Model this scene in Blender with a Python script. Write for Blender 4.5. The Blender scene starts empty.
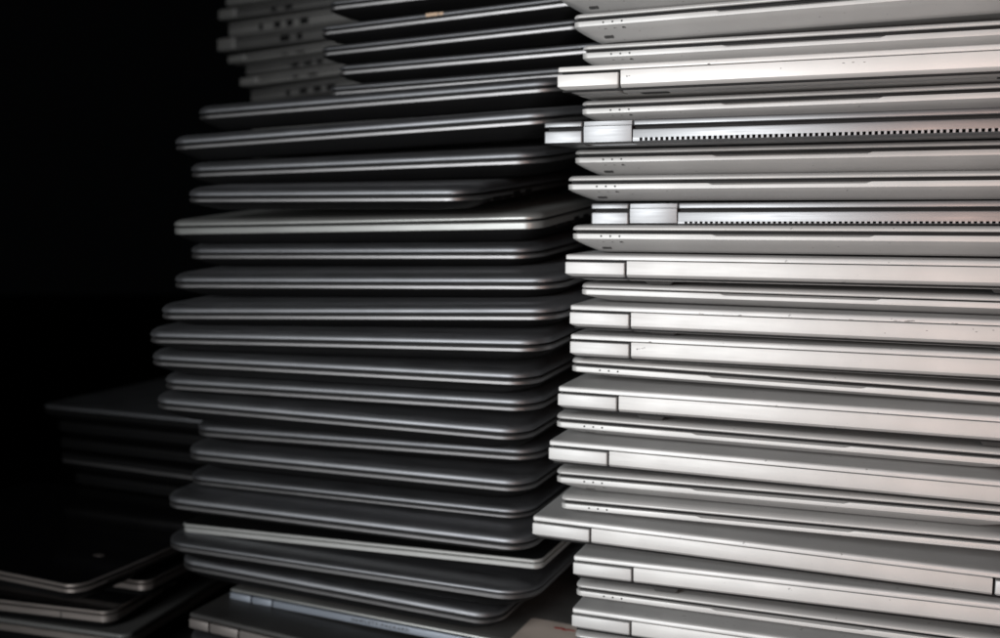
import bpy, bmesh, math, random
from mathutils import Vector, Matrix
# Each closed laptop: kind, point of its lid's lower front edge (metres), yaw, roll, pitch (degrees), length and thickness (cm)
PLACES = {
  'R0': ('B', (0.04314, 0.80292, 0.58400), 22.000, 0.530, 0.000, 32.00, 2.010),
  'R1': ('B', (0.05394, 0.79532, 0.56172), 22.000, 0.867, 0.000, 32.00, 2.068),
  'R2': ('B', (0.06117, 0.80534, 0.54074), 22.000, 0.118, 0.000, 32.00, 1.983),
  'R3': ('A', (0.04207, 0.77639, 0.52061), 22.000, 0.104, 0.000, 36.90, 1.961),
  'R4': ('B', (0.06114, 0.80535, 0.49959), 22.000, 0.302, 0.000, 32.00, 1.853),
  'R5': ('C', (0.03191, 0.77186, 0.48036), 22.000, 0.120, 0.000, 39.00, 1.692),
  'R6': ('B', (0.05635, 0.80837, 0.46330), 22.000, 0.163, 0.000, 32.00, 2.019),
  'R7': ('B', (0.05002, 0.79043, 0.44281), 22.000, 0.140, 0.000, 32.00, 1.892),
  'R8': ('C', (0.06851, 0.79482, 0.42186), 22.000, 0.379, 0.000, 39.00, 1.577),
  'R9': ('B', (0.05377, 0.79107, 0.40619), 22.000, 0.256, 0.000, 32.00, 2.120),
  'R10': ('A', (0.04914, 0.78432, 0.38469), 22.000, 0.188, 0.000, 36.90, 2.192),
  'R11': ('B2', (0.06131, 0.79558, 0.36246), 22.000, -0.081, 0.000, 32.00, 1.452),
  'R12': ('A', (0.05281, 0.78499, 0.34688), 22.000, 0.057, 0.000, 36.90, 2.154),
  'R13': ('A', (0.05319, 0.78484, 0.32478), 22.000, 0.102, 0.000, 36.90, 1.969),
  'R14': ('B', (0.05447, 0.79726, 0.30479), 22.000, -0.658, 0.000, 32.00, 1.501),
  'R15': ('A', (0.04390, 0.77888, 0.28599), 22.000, -0.033, 0.000, 36.90, 2.303),
  'R16': ('B', (0.04251, 0.79131, 0.26266), 22.000, -0.199, 0.000, 32.00, 1.667),
  'R17': ('A', (0.03719, 0.77728, 0.24507), 22.000, -0.086, 0.000, 36.90, 2.030),
  'R18': ('B', (0.04269, 0.79016, 0.21967), 22.000, 0.774, 0.000, 32.00, 1.903),
  'R19': ('B', (0.04629, 0.78762, 0.19965), 22.000, 0.896, 0.000, 32.00, 1.550),
  'R20': ('A', (0.02539, 0.78636, 0.18385), 22.000, -0.269, 0.000, 36.90, 2.075),
  'R21': ('A', (0.05612, 0.77610, 0.15590), 22.000, 0.966, 0.000, 36.90, 2.580),
  'R22': ('B', (0.05855, 0.78914, 0.12980), 22.000, 0.469, 0.000, 32.00, 1.550),
  'R23': ('A', (0.05553, 0.77742, 0.11400), 22.000, 0.463, 0.000, 36.90, 2.196),
  'R24': ('B', (0.05763, 0.78628, 0.09051), 22.000, 0.684, 0.000, 32.00, 1.900),
  'RH0': ('A', (0.05763, 0.78628, 0.07151), 22.000, 0.456, 0.000, 36.90, 1.863),
  'RH1': ('B', (0.05763, 0.78628, 0.05268), 22.000, 0.228, 0.000, 32.00, 1.863),
  'RH2': ('A', (0.05763, 0.78628, 0.03385), 22.000, 0.000, 0.000, 36.90, 1.863),
  'RH3': ('A', (0.05763, 0.78628, 0.01503), 22.000, 0.000, 0.000, 36.90, 1.873),
  'L0': ('D', (-0.28958, 1.02384, 0.51189), 23.500, 1.758, 6.500, 38.00, 2.933),
  'L1': ('D', (-0.30141, 0.98409, 0.48088), 23.500, 2.004, 6.000, 38.50, 2.452),
  'L2': ('D', (-0.28868, 0.98848, 0.45606), 23.500, 1.165, 5.500, 36.00, 2.330),
  'L3': ('D', (-0.27557, 0.93367, 0.43246), 25.000, 0.109, 4.500, 28.88, 2.033),
  'L4': ('D', (-0.30564, 0.98806, 0.40515), 23.500, 1.306, 4.500, 37.50, 2.478),
  'L5': ('D', (-0.29144, 0.98966, 0.38007), 23.500, 1.101, 3.000, 36.00, 2.138),
  'L6': ('D', (-0.29448, 0.94654, 0.35585), 23.500, 1.554, 2.800, 38.00, 2.149),
  'L7': ('D', (-0.30034, 0.92486, 0.32993), 23.500, 2.292, 2.600, 38.50, 2.058),
  'L8': ('D', (-0.31013, 0.92061, 0.30905), 23.500, 1.882, 2.400, 38.50, 2.199),
  'L9': ('D', (-0.31366, 0.93558, 0.28676), 23.500, 0.958, 2.200, 38.00, 2.272),
  'L10': ('D', (-0.30678, 0.94818, 0.26319), 23.500, 1.055, 2.000, 37.50, 1.811),
  'L11': ('D', (-0.31449, 0.94740, 0.24478), 23.500, 0.327, 1.800, 37.50, 2.451),
  'L12': ('D', (-0.28577, 0.97482, 0.21368), 23.500, 1.453, 1.600, 35.50, 2.142),
  'L13': ('D', (-0.29317, 0.97097, 0.19196), 23.500, 0.823, 1.400, 35.50, 2.421),
  'L14': ('D', (-0.29291, 0.97472, 0.16636), 23.500, 1.017, 1.200, 35.50, 1.433),
  'L15': ('D', (-0.30708, 0.94781, 0.15173), 23.500, 0.851, 1.000, 37.00, 2.045),
  'L16': ('D', (-0.29833, 0.96530, 0.12315), 23.500, 2.253, 0.800, 36.60, 1.096),
  'L17': ('D', (-0.30771, 0.94638, 0.11189), 23.500, 0.605, 0.600, 37.50, 2.962),
  'L18': ('D', (-0.30510, 0.97928, 0.08197), 23.500, -0.706, 0.400, 34.00, 2.764),
  'L19': ('E', (-0.25896, 0.97416, 0.05701), 23.500, -0.666, 0.200, 38.00, 1.083),
  'L20': ('E', (-0.28774, 0.93760, 0.04589), 23.500, -2.002, 0.200, 38.00, 2.000),
  'LH0': ('D', (-0.28774, 0.93760, 0.02069), 23.500, -1.001, 0.000, 37.00, 2.769),
  'U1': ('U', (-0.15825, 1.00922, 0.61164), 23.500, 1.335, 2.400, 26.50, 1.795),
  'U2': ('U', (-0.16727, 1.01315, 0.58914), 23.500, 2.095, 2.400, 26.50, 1.880),
  'U3': ('U', (-0.16714, 1.01309, 0.57004), 23.500, 1.928, 2.400, 26.50, 1.803),
  'U4': ('U', (-0.15028, 1.00576, 0.55171), 23.500, 1.402, 2.400, 26.50, 1.837),
  'U5': ('U', (-0.15971, 1.00986, 0.53305), 23.500, 1.393, 3.500, 26.50, 1.450),
  'P0': ('P', (-0.67718, 1.04369, 0.08219), 25.000, 0.400, 0.000, 34.00, 1.868),
  'P1': ('P', (-0.65232, 1.08713, 0.06322), 20.000, 0.000, 0.000, 34.00, 1.844),
  'P2': ('P', (-0.68416, 1.03028, 0.04448), 15.000, 0.000, 0.000, 34.00, 1.979),
  'P3': ('P', (-0.66565, 1.03317, 0.02439), 17.000, 0.000, 0.000, 34.00, 2.500),
  'K0': ('K', (-0.55553, 1.26000, 0.17914), 24.000, 0.422, 0.000, 36.00, 2.061),
  'K1': ('K', (-0.53911, 1.25926, 0.15823), 24.000, 0.363, 0.000, 36.00, 1.971),
  'K2': ('K', (-0.53555, 1.25439, 0.13822), 24.000, 0.210, 0.000, 36.00, 1.655),
  'K3': ('K', (-0.53145, 1.24709, 0.12137), 24.000, -0.143, 0.000, 36.00, 2.510),
  'K4': ('K', (-0.51717, 1.24949, 0.09595), 24.000, -0.140, 0.000, 36.00, 2.200),
  'KH0': ('K', (-0.51717, 1.24949, 0.07395), 24.000, -0.093, 0.000, 36.00, 1.954),
  'KH1': ('K', (-0.51717, 1.24949, 0.05421), 24.000, -0.047, 0.000, 36.00, 1.954),
  'KH2': ('K', (-0.51717, 1.24949, 0.03447), 24.000, -0.000, 0.000, 36.00, 1.954),
  'KH3': ('K', (-0.51717, 1.24949, 0.01474), 24.000, -0.000, 0.000, 36.00, 1.954),
  'J0': ('J', (-0.38378, 1.50000, 0.71392), 36.000, -0.965, 0.000, 30.00, 2.001),
  'J1': ('J', (-0.39060, 1.50495, 0.69175), 36.000, -0.633, 0.000, 30.00, 1.632),
  'J2': ('J', (-0.38204, 1.50491, 0.67264), 36.000, -0.188, 0.000, 30.00, 1.948),
  'J3': ('J', (-0.39373, 1.50723, 0.65246), 36.000, -0.116, 0.000, 30.00, 1.967),
  'J4': ('J', (-0.37649, 1.49470, 0.62739), 36.000, 0.798, 0.000, 30.00, 1.300),
  'J5': ('J', (-0.35506, 1.48531, 0.61322), 36.000, 0.954, 0.000, 30.00, 1.578),
  'J6': ('J', (-0.35717, 1.48066, 0.59566), 36.000, 1.218, 0.000, 30.00, 1.384),
  'J7': ('J', (-0.34778, 1.48002, 0.57790), 36.000, 1.866, 0.000, 30.00, 1.800),
  'JH0': ('J', (-0.34778, 1.48002, 0.55990), 36.000, 1.244, 0.000, 30.00, 2.548),
  'JH1': ('J', (-0.34778, 1.48002, 0.53423), 36.000, 0.622, 0.000, 30.00, 2.548),
  'JH2': ('J', (-0.34778, 1.48002, 0.50855), 36.000, 0.000, 0.000, 30.00, 2.548),
  'JH3': ('J', (-0.34778, 1.48002, 0.48287), 36.000, 0.000, 0.000, 30.00, 2.548),
  'JH4': ('J', (-0.34778, 1.48002, 0.45719), 36.000, 0.000, 0.000, 30.00, 2.548),
  'JH5': ('J', (-0.34778, 1.48002, 0.43152), 36.000, 0.000, 0.000, 30.00, 2.548),
  'JH6': ('J', (-0.34778, 1.48002, 0.40584), 36.000, 0.000, 0.000, 30.00, 2.548),
  'JH7': ('J', (-0.34778, 1.48002, 0.38016), 36.000, 0.000, 0.000, 30.00, 2.548),
  'JH8': ('J', (-0.34778, 1.48002, 0.35448), 36.000, 0.000, 0.000, 30.00, 2.548),
  'JH9': ('J', (-0.34778, 1.48002, 0.32881), 36.000, 0.000, 0.000, 30.00, 2.548),
  'JH10': ('J', (-0.34778, 1.48002, 0.30313), 36.000, 0.000, 0.000, 30.00, 2.548),
  'JH11': ('J', (-0.34778, 1.48002, 0.27745), 36.000, 0.000, 0.000, 30.00, 2.548),
  'JH12': ('J', (-0.34778, 1.48002, 0.25177), 36.000, 0.000, 0.000, 30.00, 2.548),
  'JH13': ('J', (-0.34778, 1.48002, 0.22610), 36.000, 0.000, 0.000, 30.00, 2.548),
  'JH14': ('J', (-0.34778, 1.48002, 0.20042), 36.000, 0.000, 0.000, 30.00, 2.548),
  'JH15': ('J', (-0.34778, 1.48002, 0.17474), 36.000, 0.000, 0.000, 30.00, 2.548),
  'JH16': ('J', (-0.34778, 1.48002, 0.14906), 36.000, 0.000, 0.000, 30.00, 2.548),
  'JH17': ('J', (-0.34778, 1.48002, 0.12339), 36.000, 0.000, 0.000, 30.00, 2.548),
  'JH18': ('J', (-0.34778, 1.48002, 0.09771), 36.000, 0.000, 0.000, 30.00, 2.548),
  'JH19': ('J', (-0.34778, 1.48002, 0.07203), 36.000, 0.000, 0.000, 30.00, 2.548),
  'JH20': ('J', (-0.34778, 1.48002, 0.04635), 36.000, 0.000, 0.000, 30.00, 2.548),
  'JH21': ('J', (-0.34778, 1.48002, 0.02068), 36.000, 0.000, 0.000, 30.00, 2.548),
}

random.seed(7)
S = bpy.context.scene
COL = S.collection
CM = 0.01

# ------------------------------------------------------------------ materials
def mat(name, base, metal=0.0, rough=0.4, var=0.06, bump=0.0, spec=0.5, speck=0.0, coat=0.0, objvar=0.0):
    m = bpy.data.materials.new(name); m.use_nodes = True
    nt = m.node_tree; N = nt.nodes; b = N['Principled BSDF']
    b.inputs['Metallic'].default_value = metal
    b.inputs['Specular IOR Level'].default_value = spec
    b.inputs['Coat Weight'].default_value = coat
    tc = N.new('ShaderNodeTexCoord')
    no = N.new('ShaderNodeTexNoise'); no.inputs['Scale'].default_value = 22; no.inputs['Detail'].default_value = 6
    nt.links.new(tc.outputs['Object'], no.inputs['Vector'])
    # slow cloudy wear in the paint
    mr = N.new('ShaderNodeMapRange'); mr.inputs['From Min'].default_value = .3; mr.inputs['From Max'].default_value = .7
    mr.inputs['To Min'].default_value = 1-var; mr.inputs['To Max'].default_value = 1+var
    nt.links.new(no.outputs['Fac'], mr.inputs['Value'])
    oi = N.new('ShaderNodeObjectInfo')
    ov = N.new('ShaderNodeMapRange'); ov.inputs['To Min'].default_value = 1-objvar; ov.inputs['To Max'].default_value = 1+objvar
    nt.links.new(oi.outputs['Random'], ov.inputs['Value'])
    mu0 = N.new('ShaderNodeMath'); mu0.operation = 'MULTIPLY'
    nt.links.new(mr.outputs['Result'], mu0.inputs[0]); nt.links.new(ov.outputs['Result'], mu0.inputs[1])
    last = mu0.outputs[0]
    if speck:
        vo = N.new('ShaderNodeTexNoise'); vo.inputs['Scale'].default_value = 240; vo.inputs['Detail'].default_value = 2
        nt.links.new(tc.outputs['Object'], vo.inputs['Vector'])
        sr = N.new('ShaderNodeMapRange'); sr.inputs['From Min'].default_value = .70; sr.inputs['From Max'].default_value = .78
        sr.inputs['To Min'].default_value = 1; sr.inputs['To Max'].default_value = 1-speck
        nt.links.new(vo.outputs['Fac'], sr.inputs['Value'])
        mu = N.new('ShaderNodeMath'); mu.operation = 'MULTIPLY'
        nt.links.new(last, mu.inputs[0]); nt.links.new(sr.outputs['Result'], mu.inputs[1]); last = mu.outputs[0]
    vm = N.new('ShaderNodeVectorMath'); vm.operation = 'SCALE'; vm.inputs[0].default_value = base
    nt.links.new(last, vm.inputs['Scale']); nt.links.new(vm.outputs['Vector'], b.inputs['Base Color'])
    # fine streaks / grain in the gloss
    mp = N.new('ShaderNodeMapping'); mp.inputs['Scale'].default_value = (30, 300, 900)
    nt.links.new(tc.outputs['Object'], mp.inputs['Vector'])
    n2 = N.new('ShaderNodeTexNoise'); n2.inputs['Scale'].default_value = 1.0; n2.inputs['Detail'].default_value = 4
    nt.links.new(mp.outputs['Vector'], n2.inputs['Vector'])
    rr = N.new('ShaderNodeMapRange'); rr.inputs['From Min'].default_value = .25; rr.inputs['From Max'].default_value = .75
    rr.inputs['To Min'].default_value = rough*.88; rr.inputs['To Max'].default_value = min(1, rough*1.14)
    nt.links.new(n2.outputs['Fac'], rr.inputs['Value']); nt.links.new(rr.outputs['Result'], b.inputs['Roughness'])
    if bump:
        n3 = N.new('ShaderNodeTexNoise'); n3.inputs['Scale'].default_value = 1500; n3.inputs['Detail'].default_value = 2
        nt.links.new(tc.outputs['Object'], n3.inputs['Vector'])
        bp = N.new('ShaderNodeBump'); bp.inputs['Strength'].default_value = bump; bp.inputs['Distance'].default_value = .0002
        nt.links.new(n3.outputs['Fac'], bp.inputs['Height']); nt.links.new(bp.outputs['Normal'], b.inputs['Normal'])
    return m

M = dict(
    silver   = mat('silver_paint', (.57,.575,.575), .12, .44, .09, .08, speck=.45, objvar=.06),
    silver_lid = mat('silver_lid_paint', (.55,.555,.555), .15, .42, .08, .06, speck=.45, objvar=.06),
    alu      = mat('brushed_aluminium', (.225,.23,.24), .70, .42, .05, .05, objvar=.05),
    gun_lid  = mat('gunmetal_lid', (.225,.231,.246), 1.0, .52, .10, .08, speck=.2, objvar=.12),
    gun_rim  = mat('gunmetal_rim', (.27,.267,.272), 1.0, .46, .08, .05, objvar=.10),
    pale_rim = mat('pale_grey_metal', (.36,.367,.36), .7, .42, .06, .05),
    blue_rim = mat('blue_grey_plastic', (.25,.28,.33), .3, .42, .05, .05),
    brown_rim= mat('brown_grey_metal', (.56,.50,.47), .9, .38, .08, .05),
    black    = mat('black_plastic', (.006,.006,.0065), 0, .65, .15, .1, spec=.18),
    gloss    = mat('black_gloss', (.006,.006,.007), 0, .12, .1, 0, spec=.5),
    deck     = mat('dark_keyboard_deck', (.006,.006,.0065), 0, .6, .1, 0, spec=.2),
    rubber   = mat('grey_rubber', (.05,.05,.05), 0, .7, .1, 0),
    ink      = mat('dark_ink', (.03,.03,.03), 0, .6, .1, 0),
    ink_pale = mat('grey_ink', (.22,.22,.22), 0, .6, .1, 0),
    grey     = mat('mid_grey_plastic', (.22,.22,.215), .2, .5, .08, .05),
    grey_dark= mat('dark_grey_plastic', (.13,.13,.128), .2, .5, .08, .05),
    red      = mat('red_marker', (.45,.02,.015), 0, .6, .2, 0),
    tan      = mat('tan_sticker', (.55,.40,.28), 0, .6, .2, 0),
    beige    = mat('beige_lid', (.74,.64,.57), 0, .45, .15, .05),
    silver_bright = mat('lit_silver_paint', (.70,.695,.685), .12, .42, .05, .08, speck=.3),  # silver lightened so the highest hinge edge carries its brighter light in the paint
    dark_lid = mat('worn_dark_lid', (.055,.054,.053), .2, .45, .2, .05),
    scuff    = mat('worn_paint', (.26,.25,.25), .2, .6, .3, 0),
    silver_front = mat('grey_silver_paint', (.49,.493,.49), .15, .42, .08, .06, speck=.4, objvar=.06),
    silver_panel = mat('panel_silver_paint', (.55,.55,.545), .12, .45, .09, .08, speck=.45, objvar=.04),
    brown_dim = mat('brown_grey_plastic', (.22,.20,.19), .5, .45, .08, .05),
    pale_bright = mat('pale_silver_metal', (.50,.505,.495), .6, .46, .06, .05),
    ink_mid  = mat('faded_ink', (.09,.09,.09), 0, .6, .1, 0),
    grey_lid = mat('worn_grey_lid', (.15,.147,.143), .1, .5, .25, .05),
    floor    = mat('dark_floor', (.012,.012,.012), 0, .7, .3, 0, spec=.2),
)

# ------------------------------------------------------------------ mesh helpers (centimetres, local)
def ring(x0, x1, y0, y1, r, n, fx=()):
    r = max(.004, min(r, (x1-x0)/2-.01, (y1-y0)/2-.01)); p = []
    def arc(cx, cy, a0):
        for i in range(n+1):
            a = a0+math.pi/2*i/n; p.append((cx+r*math.cos(a), cy+r*math.sin(a)))
    arc(x0+r, y0+r, math.pi)
    for f in fx: p.append((f, y0))
    arc(x1-r, y0+r, 1.5*math.pi); arc(x1-r, y1-r, 0); arc(x0+r, y1-r, math.pi/2)
    return p

def loft(bm, x0, x1, y0, y1, levels, n=3, fx=(), drop=None):
    """levels: (z, inset_left, inset_right, inset_front, inset_back, radius)"""
    rings = []
    top = levels[-1]; bot = levels[0]
    lv = [(bot[0], bot[1]+.2, bot[2]+.2, bot[3]+.2, bot[4]+.2, max(.01, bot[5]-.2))] + list(levels)
    lv += [(top[0], top[1]+.2, top[2]+.2, top[3]+.2, top[4]+.2, max(.01, top[5]-.2))]
    for k, (z, il, ir, jf, jb, r) in enumerate(lv):
        vs = []
        for (x, y) in ring(x0+il, x1-ir, y0+jf, y1-jb, r, n, fx):
            zz = z
            if drop and k >= drop[0] and k < len(lv)-1 and abs(y-(y0+jf)) < .01 and drop[1]-.001 <= x <= drop[2]+.001: zz = z-drop[3]
            vs.append(bm.verts.new((x*CM, y*CM, zz*CM)))
        rings.append(vs)
    m = len(rings[0])
    for a, b in zip(rings, rings[1:]):
        for j in range(m):
            k = (j+1) % m
            try: bm.faces.new((a[j], a[k], b[k], b[j]))
            except ValueError: pass
    bm.faces.new(list(reversed(rings[0]))); bm.faces.new(rings[-1])

def box(bm, x0, x1, y0, y1, z0, z1, b=.03):
    loft(bm, x0, x1, y0, y1, [(z0, b, b, b, b, b), (z0+b, 0, 0, 0, 0, b), (z1-b, 0, 0, 0, 0, b), (z1, b, b, b, b, b)], 2) if b else loft(bm, x0, x1, y0, y1, [(z0,0,0,0,0,.01),(z1,0,0,0,0,.01)], 1)

def disc(bm, c, nrm, r, h, n=10, sx=1.0, sz=1.0):
    """short cylinder standing proud of a face; axis nrm"""
    nrm = Vector(nrm).normalized(); t = Vector((1,0,0)); w = nrm.cross(t).normalized()
    c = Vector(c); a = []; b = []
    for i in range(n):
        q = t*math.cos(2*math.pi*i/n)*r*sx + w*math.sin(2*math.pi*i/n)*r*sz
        a.append(bm.verts.new((c+q-nrm*h)*CM)); b.append(bm.verts.new((c+q+nrm*h)*CM))
    for i in range(n):
        k = (i+1) % n; bm.faces.new((a[i], a[k], b[k], b[i]))
    bm.faces.new(b); bm.faces.new(list(reversed(a)))
    return

def obj(name, bm, material, parent=None, sharp=34):
    bmesh.ops.remove_doubles(bm, verts=bm.verts, dist=1e-6)
    bmesh.ops.recalc_face_normals(bm, faces=bm.faces)
    me = bpy.data.meshes.new(name); bm.to_mesh(me); bm.free()
    for p in me.polygons: p.use_smooth = True
    me.set_sharp_from_angle(angle=math.radians(sharp))
    me.materials.append(M[material])
    o = bpy.data.objects.new(name, me); COL.objects.link(o)
    if parent: o.parent = parent
    return o
NB = bmesh.new

def thing(name, label, cat, group=None):
    o = bpy.data.objects.new(name, None); COL.objects.link(o); o.empty_display_size = .02
    o['label'] = label; o['category'] = cat
    if group: o['group'] = group
    return o

def seat(t, place, zlid, xlid=0, ylid=0):
    """put the laptop so that its lid's lower front edge starts at the measured point"""
    kind, P, yaw, roll, pitch, W, T = place
    t.rotation_euler = (math.radians(pitch), math.radians(-roll), math.radians(-yaw))
    R = t.rotation_euler.to_matrix()
    t.location = Vector(P) - R @ (Vector((xlid, ylid, zlid))*CM)

def rounded_up(z0, z1, inset, r, k=5):
    """levels of a convex shoulder from z0 to z1"""
    out = []
    for i in range(1, k+1):
        a = i/k*math.pi/2
        h = inset*(1-math.cos(a)); out.append((z0+(z1-z0)*math.sin(a), h, h, h, h, max(.25*r, r-.6*h)))
    return out

def text_mesh(body, width, height):
    cu = bpy.data.curves.new('lettering', 'FONT'); cu.body = body; cu.space_character = 1.35; cu.extrude = .02; cu.offset = .018; cu.resolution_u = 3
    o = bpy.data.objects.new('lettering_source', cu); COL.objects.link(o)
    bpy.context.view_layer.update()
    me = bpy.data.meshes.new_from_object(o.evaluated_get(bpy.context.evaluated_depsgraph_get()))
    bpy.data.objects.remove(o); bpy.data.curves.remove(cu)
    xs = [v.co.x for v in me.vertices]; ys = [v.co.y for v in me.vertices]
    w = max(xs)-min(xs); h = max(ys)-min(ys); x0 = min(xs); y0 = min(ys)
    for v in me.vertices:
        v.co = Vector(((v.co.x-x0)/w*width*CM, (-.012 - v.co.z*.2)*CM, (v.co.y-y0)/h*height*CM))
    return me

# ------------------------------------------------------------------ laptop with its front edge out (silver, sloped underside)
def laptop_front(name, place, label, group, lights=True, kind='B'):
    k, P, yaw, roll, pitch, W, T = place
    t = thing('laptop', label, 'laptop', group); D = 23.0
    lt = .38; gap = .25 if kind == 'B' else .10; strip = .38
    V = min(1.02, max(.25, T-lt-gap-strip-.03)); z0 = T-lt-gap-strip-V
    z0 = max(z0, 0.0); zc = z0+V; zs = zc+strip; zl = zs+gap
    d = 1.6
    bm = NB()
    lv = []
    for i in range(7):
        s = i/6; h = d*(1-s)**1.25; lv.append((z0+V*s, h*1.0, h, h, .3*h, .55+.5*(1-s)))
    e = .05
    lv += [(zs-e, 0, 0, 0, 0, .5), (zs-.3*e, .3*e, .3*e, .3*e, .3*e, .5), (zs, e, e, e, e, .45)]
    c = 16.0; q = 5.5
    loft(bm, 0, W, 0, D, lv, 6, (c-q, c-q+.35, c+q-.35, c+q), (8, c-q+.3, c+q-.3, .11))
    base = obj('base', bm, 'silver_front', t)
    bm = NB(); box(bm, .28, W-.28, .35, D-.3, zs-.1, zl+.03, 0)
    obj('keyboard_deck', bm, 'deck', t)
    bm = NB()
    lv = [(zl, .05, .05, .05, .05, .5), (zl+.05, 0, 0, 0, 0, .55), (zl+.11, 0, 0, 0, 0, .55)] + [(z_, .33*a_, .33*b_, c_, d_, .6) for z_, a_, b_, c_, d_, r_ in rounded_up(zl+.11, zl+lt, .75, .8, 7)]
    loft(bm, 0, W, 0, D, lv, 7); obj('lid', bm, 'silver_front', t, 50)
    if lights:
        for i in range(3):
            bm = NB(); disc(bm, (2.33+.70*i, 0, zc+.20), (0,-1,0), .075, .012); obj('indicator_light', bm, 'ink', base)
        # little printed signs on the slope below the lights
        def slope(s):
            h = d*(1-s)**1.25; return h, z0+V*s
        y1, s1 = slope(.78); y2, s2 = slope(.66)
        nr = Vector((0, -(s1-s2), -(y2-y1))).normalized()
        bm = NB()
        for i in range(2):
            disc(bm, (2.42+.70*i, y1, s1), nr, .07, .008, 8, 1.2, .8); disc(bm, (2.42+.70*i+.1, y1, s1), nr, .045, .008, 8, 1.4, .4)
        obj('printed_symbol', bm, 'ink_pale', base)
        bm = NB(); disc(bm, (3.80, y1, s1), nr, .09, .008, 8, 1.3, .9); disc(bm, (3.93, y1+.05, s1-.03), nr, .05, .008, 8, 1, .8); obj('printed_symbol', bm, 'ink', base)
        y1, s1 = slope(.30); y2, s2 = slope(.22)
        nr = Vector((0, -(s1-s2), -(y2-y1))).normalized()
        bm = NB()
        for i, (w_, g_) in enumerate(((.15, .9), (.13, 1.1), (.16, .8), (.11, 1.3))):
            disc(bm, (2.25+.17*i, y1, s1), nr, w_, .008, 8, 1.0, g_*1.5)
        obj('printed_emblem', bm, 'ink_mid', base)
    seat(t, place, zl, .02, 0)
    return t

# ------------------------------------------------------------------ laptop with its hinge edge out (silver, corner caps and long panel)
def laptop_hinge(name, place, label, group, pal=('silver', 'silver_lid', 'silver_panel'), caps=(4.65,), lt=.38, face=.84, panel_flush=True, lettering=None, rubber=True, dot=False, foot_at=5.6):
    k, P, yaw, roll, pitch, W, T = place
    t = thing('laptop', label, 'laptop', group); D = 23.2
    V = .5; d = .95; gap = .20
    body = min(T-.03, lt+gap+face+V); V = max(.15, body-lt-gap-face); z0 = T-lt-gap-face-V
    z0 = max(0, z0); zc = z0+V; zt = zc+face; zl = zt+gap
    def lev(il, ir, top, rl, g=.03):
        out = []
        for i in range(5):
            s = i/4; h = d*(1-s)**1.5; out.append((z0+V*s, il*h, ir*h, h, 0, .03+rl*(.05+.3*(1-s))))
        out += [(top-.05, .0, .0, 0, 0, .03+.05*rl), (top-.015, .015, .015, .015, .015, .03+.05*rl), (top, .05, .05, .05, .05, .03+.05*rl)]
        return out
    seams = [0]+list(caps)
    # core body
    bm = NB()
    lv = []
    for i in range(5):
        s = i/4; h = d*(1-s)**1.5; lv.append((z0+V*s+.02, h, h, .1, h, .3))
    lv += [(zt-.03, 0, 0, .1, 0, .2), (zt, .04, .04, .1, .04, .2)]
    loft(bm, 0, W, 2.6, D, lv, 4)
    obj('base', bm, pal[0], t)
    bm = NB(); box(bm, .3, W-.3, .32, 3.2, z0+.12, zt-.06, 0); box(bm, .25, W-.25, .42, D-.3, zt-.1, zl+.03, 0)
    obj('hinge_bar', bm, 'deck', t)
    for side in (0, 1):
        for j in range(len(caps)):
            bm = NB(); a = seams[j]+(.09 if j else 0); b = seams[j+1]-.09
            l_out = 1.25 if j == 0 else 0
            if side == 0: loft(bm, a, b, 0, 2.66, lev(l_out, 0, zt, 1 if j == 0 else 0), 3)
            else: loft(bm, W-b, W-a, 0, 2.66, lev(0, l_out, zt, 1 if j == 0 else 0), 3)
            obj('hinge_cap', bm, pal[0], t)
    bm = NB(); loft(bm, caps[-1]+.08, W-caps[-1]-.08, 0, 2.66, lev(0, 0, (zl-.05 if panel_flush else zt), 0), 3)
    pn = obj('rear_panel', bm, pal[2], t)
    if dot:
        bm = NB(); disc(bm, (caps[-1]+.55, 0, zt-.32), (0,-1,0), .06, .01); disc(bm, (caps[-1]+.72, 0, zt-.30), (0,-1,0), .05, .01, 8, 1.6, .5); obj('printed_symbol', bm, 'ink_pale', pn)
    bm = NB()
    loft(bm, 0.05, W-.05, .02, D, [(zl, .03, .03, .03, .03, .08), (zl+.03, 0, 0, 0, 0, .1), (zl+lt-.12, 0, 0, 0.01, 0, .1), (zl+lt-.05, .025, .025, .06, .025, .1), (zl+lt-.015, .07, .07, .15, .07, .1), (zl+lt, .2, .2, .30, .2, .1)], 4)
    obj('lid', bm, pal[1], t)
    if rubber:
        for x in (foot_at, W-foot_at-2.4):
            bm = NB(); loft(bm, x, x+2.4, 1.25, 2.5, [(-.0, .35, .35, .25, .1, .1), (z0*.5, .2, .2, .12, .05, .15), (z0+.12, 0, 0, 0, 0, .2)], 3)
            obj('rubber_foot', bm, 'rubber', t)
    if lettering:
        me = text_mesh(lettering[0], lettering[2], lettering[3]); me.materials.append(M['ink'])
        o = bpy.data.objects.new('lettering', me); COL.objects.link(o); o.parent = pn
        o.location = (lettering[1]*CM, 0, (zc+.16)*CM)
    seat(t, place, zl, .05, .02)
    return t

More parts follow.
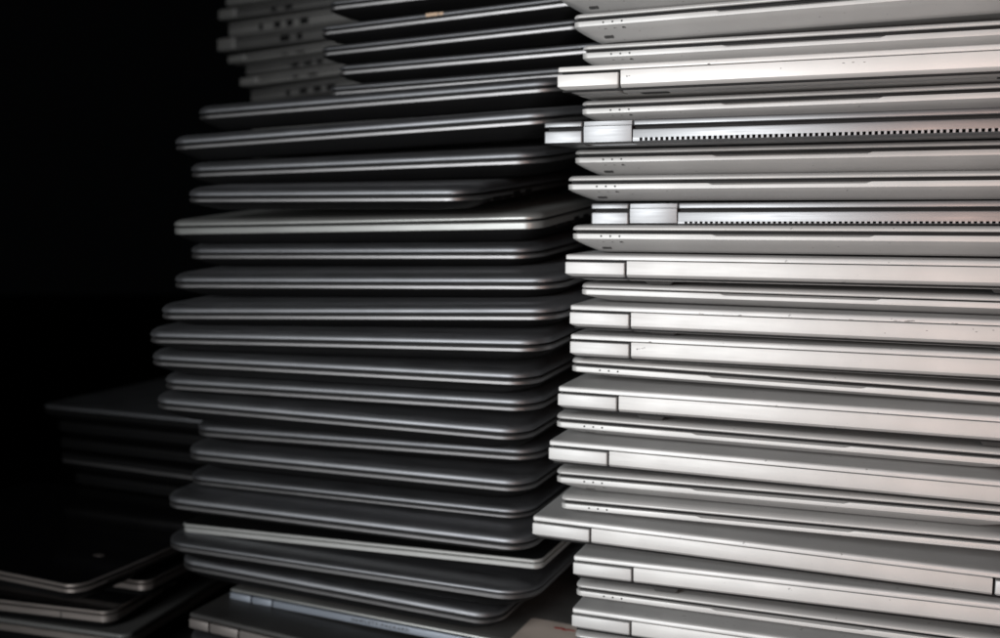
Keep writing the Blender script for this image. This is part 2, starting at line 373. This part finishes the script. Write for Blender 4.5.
# ------------------------------------------------------------------ laptop with a vented rear edge and a hinge cover
def laptop_vent(name, place, label, group, hole=.24):
    k, P, yaw, roll, pitch, W, T = place
    t = thing('laptop', label, 'laptop', group); D = 23.0
    lt = .42; gap = .22; face = .86
    V = max(.12, min(.34, T-lt-gap-face-.02)); z0 = max(0, T-lt-gap-face-V); zc = z0+V; zt = zc+face; zl = zt+gap
    h0, h1 = 3.0, 6.58
    def lev(rl, rr):
        out = []
        for i in range(5):
            s = i/4; h = .8*(1-s)**1.6; out.append((z0+V*s, h*rl, h*rr, h, 0, .15))
        return out + [(zt-.14, 0, 0, 0, 0, .15), (zt-.05, .02, .02, .03, 0, .15), (zt, .08, .08, .14, 0, .15)]
    bm = NB()
    loft(bm, 0, h0-.05, 0, 2.0, lev(1, 0), 4)
    loft(bm, W-h0+.05, W, 0, 2.0, lev(0, 1), 4)
    # the vented middle: upper face, lower lip and the teeth between
    zv0, zv1 = zc+.02, zc+.02+hole
    a, b = h1+.05, W-h1-.05
    loft(bm, a, b, 0, 2.0, [(zv1, 0, 0, .0, 0, .03), (zt-.14, 0, 0, 0, 0, .03), (zt-.05, 0, 0, .03, 0, .03), (zt, 0, 0, .14, 0, .03)], 2)
    loft(bm, a, b, 0, 2.0, [(z0, 0, 0, .8, 0, .03), (z0+V*.6, 0, 0, .15, 0, .03), (zv0-.01, 0, 0, 0, 0, .03), (zv0, 0, 0, .01, 0, .03)], 2)
    x = a+.02; pit = .37
    box(bm, a, a+.5, .0+.004, 1.0, zv0-.03, zv1+.03, 0); x = a+.5
    while x < b-.6:
        x += pit; box(bm, x-.18, x, .012, .7, zv0-.02, zv1+.02, 0)
    box(bm, b-.5, b, .004, 1.0, zv0-.03, zv1+.03, 0)
    loft(bm, 0.0, W, 1.9, D, [(z0+.02, .8, .8, 0, .8, .3), (zc, 0, 0, 0, 0, .3), (zt-.05, 0, 0, 0, 0, .3), (zt, .05, .05, 0, .05, .3)], 4)
    obj('base', bm, 'alu', t)
    bm = NB(); box(bm, a+.05, b-.05, .72, 1.6, zv0-.04, zv1+.04, 0); obj('vent_backing', bm, 'deck', t)
    bm = NB(); box(bm, .25, W-.25, .40, D-.3, zt-.25, zl+.04, 0); obj('keyboard_deck', bm, 'deck', t)
    ll = [(zl, .02, .02, .05, 0, .12), (zl+.06, 0, 0, 0, 0, .15), (zl+lt-.12, 0, 0, 0, 0, .15), (zl+lt-.04, .03, .03, .05, 0, .15), (zl+lt, .1, .1, .16, 0, .15)]
    bm = NB()
    loft(bm, 0, h0-.05, 0, 2.0, ll, 3); loft(bm, a, b, 0, 2.0, ll, 3); loft(bm, W-h0+.05, W, 0, 2.0, ll, 3)
    loft(bm, 0, W, 1.9, D, [(zl, .03, .03, 0, .03, .3), (zl+.04, 0, 0, 0, 0, .3), (zl+lt-.05, 0, 0, 0, 0, .3), (zl+lt, .08, .08, 0, .08, .3)], 4)
    obj('lid', bm, 'alu', t)
    for x0 in (h0, W-h1):
        bm = NB()
        loft(bm, x0, x0+h1-h0, -.03, 1.6, [(z0+.06, .05, .05, .25, 0, .05), (z0+.16, 0, 0, .04, 0, .05), (zt+.02, 0, 0, 0, 0, .05), (zl+.02, 0, 0, .02, 0, .05), (zl+.07, 0, 0, .10, 0, .05), (zl+lt-.06, 0, 0, .13, 0, .05), (zl+lt-.01, .03, .03, .2, 0, .05)], 3)
        obj('hinge_cover', bm, 'alu', t)
    seat(t, place, zl, .02, 0)
    return t

# ------------------------------------------------------------------ dark laptop with rounded corners, front edge out
def laptop_dark(name, place, label, group, lid='gun_lid', rim='gun_rim', lt=.72, gap=.19, strip=.36, R=2.3, D=25.0, shoulder=1.05, under=1.6, ports=False, light=False, sticker=None, cat='laptop', bottom='black', gloss=False):
    k, P, yaw, roll, pitch, W, T = place
    t = thing('laptop', label, cat, group)
    strip = min(strip, max(.12, T-lt-gap-.25)); lt = min(lt, T*.40)
    V = max(.1, min(1.25, T-lt-gap-strip-.03)); z0 = max(0, T-lt-gap-strip-V); zc = z0+V; zs = zc+strip; zl = zs+gap
    bm = NB(); lv = []
    for i in range(6):
        s = i/5; h = .04+under*(1-s)**1.3; lv.append((z0+V*s-(.0 if i < 5 else -.01), h, h, h, .4*h, R+.2*(1-s)))
    loft(bm, 0, W, 0, D, lv, 9); obj('bottom_cover', bm, bottom, t)
    bm = NB()
    loft(bm, 0, W, 0, D, [(zc, .05, .05, .05, .05, R), (zc+.07, 0, 0, 0, 0, R), (zs-.08, 0, 0, 0, 0, R), (zs, .08, .08, .08, .08, R)], 9)
    base = obj('base', bm, rim, t)
    bm = NB(); loft(bm, .22, W-.22, .22, D-.2, [(zs-.05, 0, 0, 0, 0, R), (zl+.04, 0, 0, 0, 0, R)], 8); obj('keyboard_deck', bm, 'deck', t)
    bm = NB()
    e = .04
    lv = [(zl, e, e, e, e, R), (zl+e, 0, 0, 0, 0, R), (zl+lt*.17, 0, 0, 0, 0, R)] + rounded_up(zl+lt*.17, zl+lt, shoulder, R, 9)
    loft(bm, 0, W, 0, D, lv, 9); lo = obj('lid', bm, lid, t, 50)
    if ports:
        for y, w, h in ((4.2, 1.5, .30), (6.4, .9, .28), (8.3, 1.4, .5), (10.8, 1.4, .5)):
            if zs-zc < .3: break
            bm = NB(); box(bm, W-.3, W+.012, y, y+w, zc-.25, zc-.25+h, 0); obj('port', bm, 'deck', base)
    if light:
        bm = NB(); disc(bm, (W*.62, 0, zc+strip*.5), (0,-1,0), .05, .012); obj('indicator_light', bm, 'ink_pale', base)
    if sticker:
        bm = NB(); box(bm, sticker, sticker+1.2, -.015, .12, zl+.01, zl+lt*.80, 0); box(bm, sticker+1.3, sticker+1.75, -.015, .12, zl+.02, zl+lt*.72, 0); obj('sticker', bm, 'tan', lo)
    seat(t, place, zl, .42*R+.12, 0)      # the measured end is the outline of the rounded corner
    return t

# ------------------------------------------------------------------ dim laptop with its port side out
def laptop_ports(name, place, label, group, block, ports, tone):
    k, P, yaw, roll, pitch, W, T = place
    t = thing('laptop', label, 'laptop', group); D = 34.0
    lt = .42; gap = .16; zl = T-lt
    bm = NB(); loft(bm, 0, W, 0, D, [(.02, .5, .5, .5, .5, .6), (.25, .06, .06, .06, .06, .6), (.4, 0, 0, 0, 0, .6), (zl-gap-.05, 0, 0, 0, 0, .6), (zl-gap, .05, .05, .05, .05, .6)], 5)
    base = obj('base', bm, tone, t)
    bm = NB(); box(bm, .2, W-.2, .3, D-.3, zl-gap-.05, zl+.03, 0); obj('keyboard_deck', bm, 'deck', t)
    bm = NB(); loft(bm, 0, W, 0, D, [(zl, .04, .04, .04, .04, .6), (zl+.04, 0, 0, 0, 0, .6), (zl+.2, 0, 0, 0, 0, .6)]+rounded_up(zl+.2, T, .3, .6, 4), 5); obj('lid', bm, tone, t)
    if block:
        bm = NB(); loft(bm, -.35, 3.4, -.25, 2.0, [(.25, .1, .1, .1, 0, .3), (.35, 0, 0, 0, 0, .35), (T-.2, 0, 0, 0, 0, .35), (T-.08, .1, .1, .1, 0, .3)], 5); obj('hinge_block', bm, 'grey', t)
    for x, w in ports:
        bm = NB(); box(bm, x, x+w, -.012, .6, max(.42, zl-gap-.9), zl-gap-.12, 0); obj('port', bm, 'deck', base)
    seat(t, place, zl, 0, 0)
    return t

GR, GL, GU, GP, GK, GJ = ('silver laptops in the bright pile', 'gunmetal laptops in the dark pile', 'compact black laptops on top of the dark pile',
    'laptops in the low corner pile', 'black laptops in the shadowy back pile', 'grey laptops with their port side out')
R_LABELS = {
 'R0': 'topmost visible silver laptop of the bright pile, only its sloped underside showing',
 'R1': 'thick silver laptop with three indicator dots, second from top of the bright pile',
 'R2': 'slim silver laptop front edge between the thick one and the highest hinge edge',
 'R3': 'highest hinge-edge silver laptop, jutting out with a brightly lit pinkish rear panel',
 'R4': 'silver laptop front edge squeezed between highest hinge edge and the large square vents',
 'R5': 'aluminium laptop jutting out with the row of large square vent holes',
 'R6': 'shaded silver laptop front edge directly under the large-vented aluminium laptop',
 'R7': 'silver laptop with deep wedge front, directly above the finely vented aluminium laptop',
 'R8': 'aluminium laptop set back, with the row of fine vent slits',
 'R9': 'silver wedge-front laptop directly under the finely vented aluminium laptop',
 'R10': 'hinge-edge silver laptop directly under the wedge front below the fine vents',
 'R11': 'thin silver laptop without indicator dots, front edge out, above two hinge edges',
 'R12': 'chipped hinge-edge silver laptop, upper of the two lying directly on each other',
 'R13': 'clean hinge-edge silver laptop, lower of the two lying directly on each other',
 'R14': 'silver laptop with dotted front edge, directly under the two adjoining hinge edges',
 'R15': 'hinge-edge silver laptop, fifth hinge edge from top of the bright pile',
 'R16': 'rounded silver laptop front edge between the fifth and sixth hinge edges',
 'R17': 'hinge-edge silver laptop, sixth from top, directly above two dotted front edges',
 'R18': 'upper of two adjoining dotted silver front edges low in the bright pile',
 'R19': 'lower of two adjoining dotted silver front edges, lying on the farthest jutting laptop',
 'R20': 'hinge-edge silver laptop jutting out farthest from the bright pile, lid top showing',
 'R21': 'set-back hinge-edge silver laptop directly under the farthest jutting one',
 'R22': 'rounded dotted silver laptop front edge between the two lowest hinge edges',
 'R23': 'lowest visible hinge-edge silver laptop at the foot of the bright pile',
 'R24': 'bottommost silver laptop, barely showing under the lowest hinge edge',
}
for nm, pl in PLACES.items():
    if not nm.startswith('R'): continue
    if nm.startswith('RH'):
        lab = 'silver laptop at the foot of the bright pile, under all visible ones'
        (laptop_hinge if pl[0] == 'A' else laptop_front)(nm, pl, lab, GR); continue
    lab = R_LABELS[nm]
    if pl[0] == 'A':
        t = laptop_hinge(nm, pl, lab, GR, dot=nm in ('R3', 'R13'), pal=('silver_bright',)*3 if nm == 'R3' else ('silver', 'silver_lid', 'silver_panel'), foot_at=1.9 if nm == 'R20' else 5.6)
        if nm in ('R12', 'R13', 'R3'):
            lid = [c for c in t.children if c.name.startswith('lid')][0]; pn = [c for c in t.children if c.name.startswith('rear_panel')][0]
            zl = min(v.co.z for v in lid.data.vertices)/CM; rs = random.Random(nm)
            spots = {'R12': [(23.4, .04, .34), (23.9, .08, .2), (22.9, .05, .18), (9.9, .03, .2), (12.6, .03, .1), (20.1, .02, .12), (26.6, .03, .15)], 'R13': [(6.2, .04, .06)], 'R3': [(11.0, .02, .08)]}[nm]
            bm = NB()
            for x, dz, w in spots:
                for _ in range(3): disc(bm, (x+rs.uniform(-w, w), .018, zl+dz+rs.uniform(0, .04)), (0,-1,0), .035+rs.random()*.04, .012, 7, 1.0+w*5, .5)
            obj('scuff', bm, 'scuff', lid)
            bm = NB()
            for x, z_ in {'R12': ((27.7, .28), (27.9, .45), (24.9, .5), (22.3, .78), (28.9, .3)), 'R13': ((5.6, .45), (5.75, .40)), 'R3': ((15.8, .5), (19.8, .35), (20.4, .34), (21.1, .36))}[nm]:
                disc(bm, (x, 0, zl-z_), (0,-1,0), .05, .006, 7, 1+rs.random(), .6)
            obj('scuff', bm, 'scuff', pn)
    elif pl[0] == 'C': laptop_vent(nm, pl, lab, GR, .21 if nm == 'R5' else .13)
    elif pl[0] == 'B2': laptop_front(nm, pl, lab, GR, lights=False, kind='B2')
    else: laptop_front(nm, pl, lab, GR, kind='B2' if nm in () else 'B')

L_LABELS = {
 'L0': 'topmost full-width gunmetal laptop of the dark pile, under the compact black ones',
 'L1': 'gunmetal laptop second from the top of the dark pile',
 'L2': 'gunmetal laptop third from top, directly above the short twisted one',
 'L3': 'short twisted gunmetal laptop with its rounded corner well inside the pile',
 'L4': 'paler silver-rimmed laptop in the upper half of the dark pile',
 'L5': 'gunmetal laptop directly under the paler silver-rimmed one',
 'L6': 'gunmetal laptop second below the paler silver-rimmed one in the dark pile',
 'L7': 'gunmetal laptop third below the paler silver-rimmed one in the dark pile',
 'L8': 'gunmetal laptop sticking out farthest toward the dark side, above a near twin',
 'L9': 'gunmetal laptop just under the one sticking out farthest toward the dark',
 'L10': 'gunmetal laptop eleventh from the top of the dark pile',
 'L11': 'gunmetal laptop jutting past its neighbours just above three shorter ones',
 'L12': 'highest of the three shorter gunmetal laptops in the dark pile',
 'L13': 'middle of the three shorter gunmetal laptops in the dark pile',
 'L14': 'lowest of the three shorter gunmetal laptops in the dark pile',
 'L15': 'gunmetal laptop lying directly on the sharp pale laptop low in the pile',
 'L16': 'sharp-edged pale silver laptop low in the dark pile',
 'L17': 'gunmetal laptop with broad lid showing, directly under the sharp pale laptop',
 'L18': 'lowest rounded gunmetal laptop of the dark pile, above the lettered one',
 'L19': 'pale-lidded laptop with blue-grey lettered rear panel and red mark on its lid',
 'L20': 'dark-lidded laptop with brownish rear panel at the foot of the dark pile',
}
for nm, pl in PLACES.items():
    if not nm.startswith('L'): continue
    lab = L_LABELS.get(nm, 'dark laptop at the very foot of the dark pile, under all visible ones')
    if nm == 'L19':
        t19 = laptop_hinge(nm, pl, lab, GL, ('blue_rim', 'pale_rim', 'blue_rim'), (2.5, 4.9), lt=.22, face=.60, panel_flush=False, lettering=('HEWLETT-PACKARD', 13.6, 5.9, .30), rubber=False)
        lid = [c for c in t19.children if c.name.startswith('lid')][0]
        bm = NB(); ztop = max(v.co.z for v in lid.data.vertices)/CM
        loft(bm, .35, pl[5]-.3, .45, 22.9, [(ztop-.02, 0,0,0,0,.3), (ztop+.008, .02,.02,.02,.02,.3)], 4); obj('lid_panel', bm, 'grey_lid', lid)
        bm = NB(); loft(bm, 29.0, 36.2, .30, 5.6, [(ztop-.01, 0,0,0,0,.4), (ztop+.018, .01,.01,.01,.01,.4)], 6); obj('lit_paper_label', bm, 'beige', lid)  # beige label that also paints the lit patch onto the lid
        bm = NB(); ztop += .022
        for i in range(5): disc(bm, (31.9+.35*i, 4.4+.10*math.sin(i*2.3), ztop), (0,.0001,1), .36-.03*i, .006, 9, 1.0, .5)
        obj('red_mark', bm, 'red', lid)
    elif nm == 'L20': laptop_hinge(nm, pl, lab, GL, ('brown_dim', 'dark_lid', 'brown_dim'), (2.3, 5.6), lt=.4, face=.8, panel_flush=False, rubber=False)
    elif nm == 'L4': laptop_dark(nm, pl, lab, GL, 'pale_rim', 'pale_rim', lt=.55, strip=.60, R=1.5, shoulder=.8, ports=True)
    elif nm == 'L16':
        t = laptop_dark(nm, pl, lab, GL, 'black', 'pale_bright', lt=.30, strip=.66, R=.8, gap=.10, shoulder=.14, under=.9)
        lid = [c for c in t.children if c.name.startswith('lid')][0]; zz = [v.co.z for v in lid.data.vertices]; z0_, z1_ = min(zz)/CM, max(zz)/CM
        bm = NB(); loft(bm, -.02, pl[5]+.02, -.02, 25.02, [(z0_+.01, .03,.03,.03,.03,.8), (z0_+.04, 0,0,0,0,.8), (z1_-.09, 0,0,0,0,.8), (z1_-.04, .06,.06,.06,.06,.8)], 8); obj('lid_rim', bm, 'pale_bright', t)
    elif nm == 'L17': laptop_dark(nm, pl, lab, GL, lt=.6, gap=.07, strip=.42, R=3.0, shoulder=1.8)
    else: laptop_dark(nm, pl, lab, GL, ports=nm in ('L3',), light=nm in ('L10', 'L14'))

U_LABELS = {
 'U1': 'topmost compact black laptop above the dark pile',
 'U2': 'compact black laptop with a tan sticker on its front edge',
 'U3': 'compact black laptop directly under the one with the tan sticker',
 'U4': 'compact black laptop second below the one with the tan sticker',
 'U5': 'flat compact black laptop lying directly on the full-width gunmetal ones',
}
for nm, pl in PLACES.items():
    if nm.startswith('U'):
        laptop_dark(nm, pl, U_LABELS[nm], GU, lt=.36, gap=.20, strip=.34, R=1.2, D=18.5, shoulder=.45, under=1.9, sticker=11.6 if nm == 'U2' else None)

P_LABELS = {
 'P0': 'glossy black laptop with silver rim on top of the low corner pile',
 'P1': 'grey laptop peeping out behind the corner of the glossy black one',
 'P2': 'grey-lidded laptop with seamed brown-grey base under the glossy black one',
 'P3': 'dull grey laptop at the bottom of the low corner pile',
}
for nm, pl in PLACES.items():
    if nm.startswith('P'):
        lab = P_LABELS.get(nm, 'dull laptop under the low corner pile')
        spec = {'P0': ('gloss', 'brown_rim', .36, .38, .16, 1.7, .8), 'P1': ('black', 'brown_rim', .34, .62, .10, 1.1, .5), 'P2': ('gloss', 'brown_rim', .34, .66, .16, 1.3, .5)}.get(nm, ('grey_dark', 'brown_rim', .4, .7, .12, 1.0, .5))
        t = laptop_dark(nm, pl, lab, GP, spec[0], spec[1], lt=spec[2], strip=spec[3], gap=spec[4], R=spec[5], shoulder=.14, under=spec[6], ports=nm == 'P2')
        if nm not in ('P0', 'P1', 'P2'): continue
        lid = [c for c in t.children if c.name.startswith('lid')][0]; base = [c for c in t.children if c.name.startswith('base')][0]
        zt = [v.co.z for v in lid.data.vertices]; zt0 = min(zt)/CM; zt1 = max(zt)/CM; zb = min(v.co.z for v in base.data.vertices)/CM
        bm = NB(); loft(bm, -.02, pl[5]+.02, -.02, 25.02, [(zt0+.03, .03,.03,.03,.03,spec[5]), (zt0+.06, 0,0,0,0,spec[5]), (zt1-.10, 0,0,0,0,spec[5]), (zt1-.05, .05,.05,.05,.05,spec[5])], 9); obj('lid_rim', bm, 'brown_rim', t)
        if nm == 'P0':
            bm = NB(); disc(bm, (pl[5]-4.6, 7.0, zt1), (0,.0001,1), .8, .006, 16, .8, .5); obj('lid_emblem', bm, 'brown_rim', lid)
            bm = NB(); box(bm, pl[5]-.2, pl[5]+.012, 3.5, 16, zb+.10, zb+.22, 0); obj('drive_slot', bm, 'deck', base)
        if nm == 'P2':
            bm = NB(); box(bm, pl[5]-5.6, pl[5]-5.48, -.008, .3, zb+.02, zb+.62, 0); obj('panel_seam', bm, 'deck', base)

K_LABELS = {
 'K0': 'black laptop with its dim lid top showing, on top of the shadowy back pile',
 'K1': 'black laptop second from the top of the shadowy back pile',
 'K2': 'black laptop third from the top of the shadowy back pile',
 'K3': 'black laptop with faint lighter rim, fourth in the shadowy back pile',
 'K4': 'black laptop fifth from top of the shadowy back pile, almost lost in darkness',
}
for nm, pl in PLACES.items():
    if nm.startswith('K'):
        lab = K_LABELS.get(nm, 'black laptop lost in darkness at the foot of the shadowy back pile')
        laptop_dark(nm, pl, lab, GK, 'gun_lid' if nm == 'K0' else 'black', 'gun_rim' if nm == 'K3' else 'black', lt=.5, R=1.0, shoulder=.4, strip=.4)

J_LABELS = {
 'J0': 'dim grey laptop with three ports, highest of the port-side pile',
 'J1': 'dim grey laptop with knobby corner block, first below the highest port-side one',
 'J2': 'dim grey laptop with a clear row of three square ports, between two corner blocks',
 'J3': 'dim grey laptop with corner block jutting out farthest in the port-side pile',
 'J4': 'dim grey laptop with corner block and two ports in the middle of its pile',
 'J5': 'dim grey laptop without corner block, below the middle of the port-side pile',
 'J6': 'dim grey laptop with the lowest visible corner block of the port-side pile',
 'J7': 'dim grey laptop with three ports just above the full-width gunmetal laptop',
}
for nm, pl in PLACES.items():
    if nm.startswith('J'):
        if nm.startswith('JH'):
            laptop_ports(nm, pl, 'dim grey laptop hidden behind the dark pile, under the port-side ones', GJ, False, (), 'grey_dark'); continue
        i = int(nm[1:])
        pr = {0: ((9,1.2),(11,1.2),(13.2,1.4)), 1: ((13.0,1.5),(10.4,1)), 2: ((9.6,1.3),(12,1.3),(14.6,1.6),(6.6,.8)), 3: ((12.4,1.8),(15.6,1)), 4: ((13.2,1.7),(10.6,1)), 5: ((9.4,1.5),(11.9,1.5),(14.2,1.2)), 6: ((13,1.7),(10.2,.9)), 7: ((10,1.5),(12.6,1.5),(15.0,1.7),(7.4,.8))}[i]
        laptop_ports(nm, pl, J_LABELS[nm], GJ, i in (1, 3, 4, 6), pr, 'grey' if i % 2 == 0 else 'grey_dark')

# ------------------------------------------------------------------ the floor the piles stand on
bm = NB(); box(bm, -400, 400, -300, 500, -10, 0, 0)
fl = obj('floor', bm, 'floor'); fl['kind'] = 'structure'

# ------------------------------------------------------------------ light
W = bpy.data.worlds.new('World'); S.world = W; W.use_nodes = True
W.node_tree.nodes['Background'].inputs['Color'].default_value = (.8, .9, 1, 1)
W.node_tree.nodes['Background'].inputs['Strength'].default_value = 0.0008
def area(name, loc, aim, sx, sy, power, color, spread=180):
    l = bpy.data.lights.new(name, 'AREA'); l.shape = 'RECTANGLE'; l.size = sx; l.size_y = sy; l.energy = power; l.color = color; l.spread = math.radians(spread)
    o = bpy.data.objects.new(name, l); COL.objects.link(o); o.location = loc
    o.rotation_euler = (Vector(aim)-Vector(loc)).to_track_quat('-Z', 'Y').to_euler(); return o
area('key_softbox', (-.95, -.45, .60), (.15, .75, .42), .60, 1.1, 5.1, (.97, .985, .985), 69)
area('warm_softbox', (.10, -.75, .50), (.38, .60, .42), .5, .8, .62, (1.0, .66, .54), 46)

# ------------------------------------------------------------------ camera
cam = bpy.data.cameras.new('camera'); co = bpy.data.objects.new('camera', cam); COL.objects.link(co)
co.location = (0, 0, .425); co.rotation_euler = (math.radians(90-6.1964), 0, 0)
cam.lens = 37.8; cam.sensor_width = 36; cam.clip_start = .01; cam.clip_end = 50
cam.dof.use_dof = True; cam.dof.focus_distance = .70; cam.dof.aperture_fstop = 5.0
S.camera = co
S.view_settings.view_transform = 'Standard'; S.view_settings.look = 'None'; S.view_settings.exposure = 0; S.view_settings.gamma = 1
S.render.engine = 'CYCLES'; S.cycles.use_denoising = True; S.cycles.max_bounces = 6; S.cycles.diffuse_bounces = 2
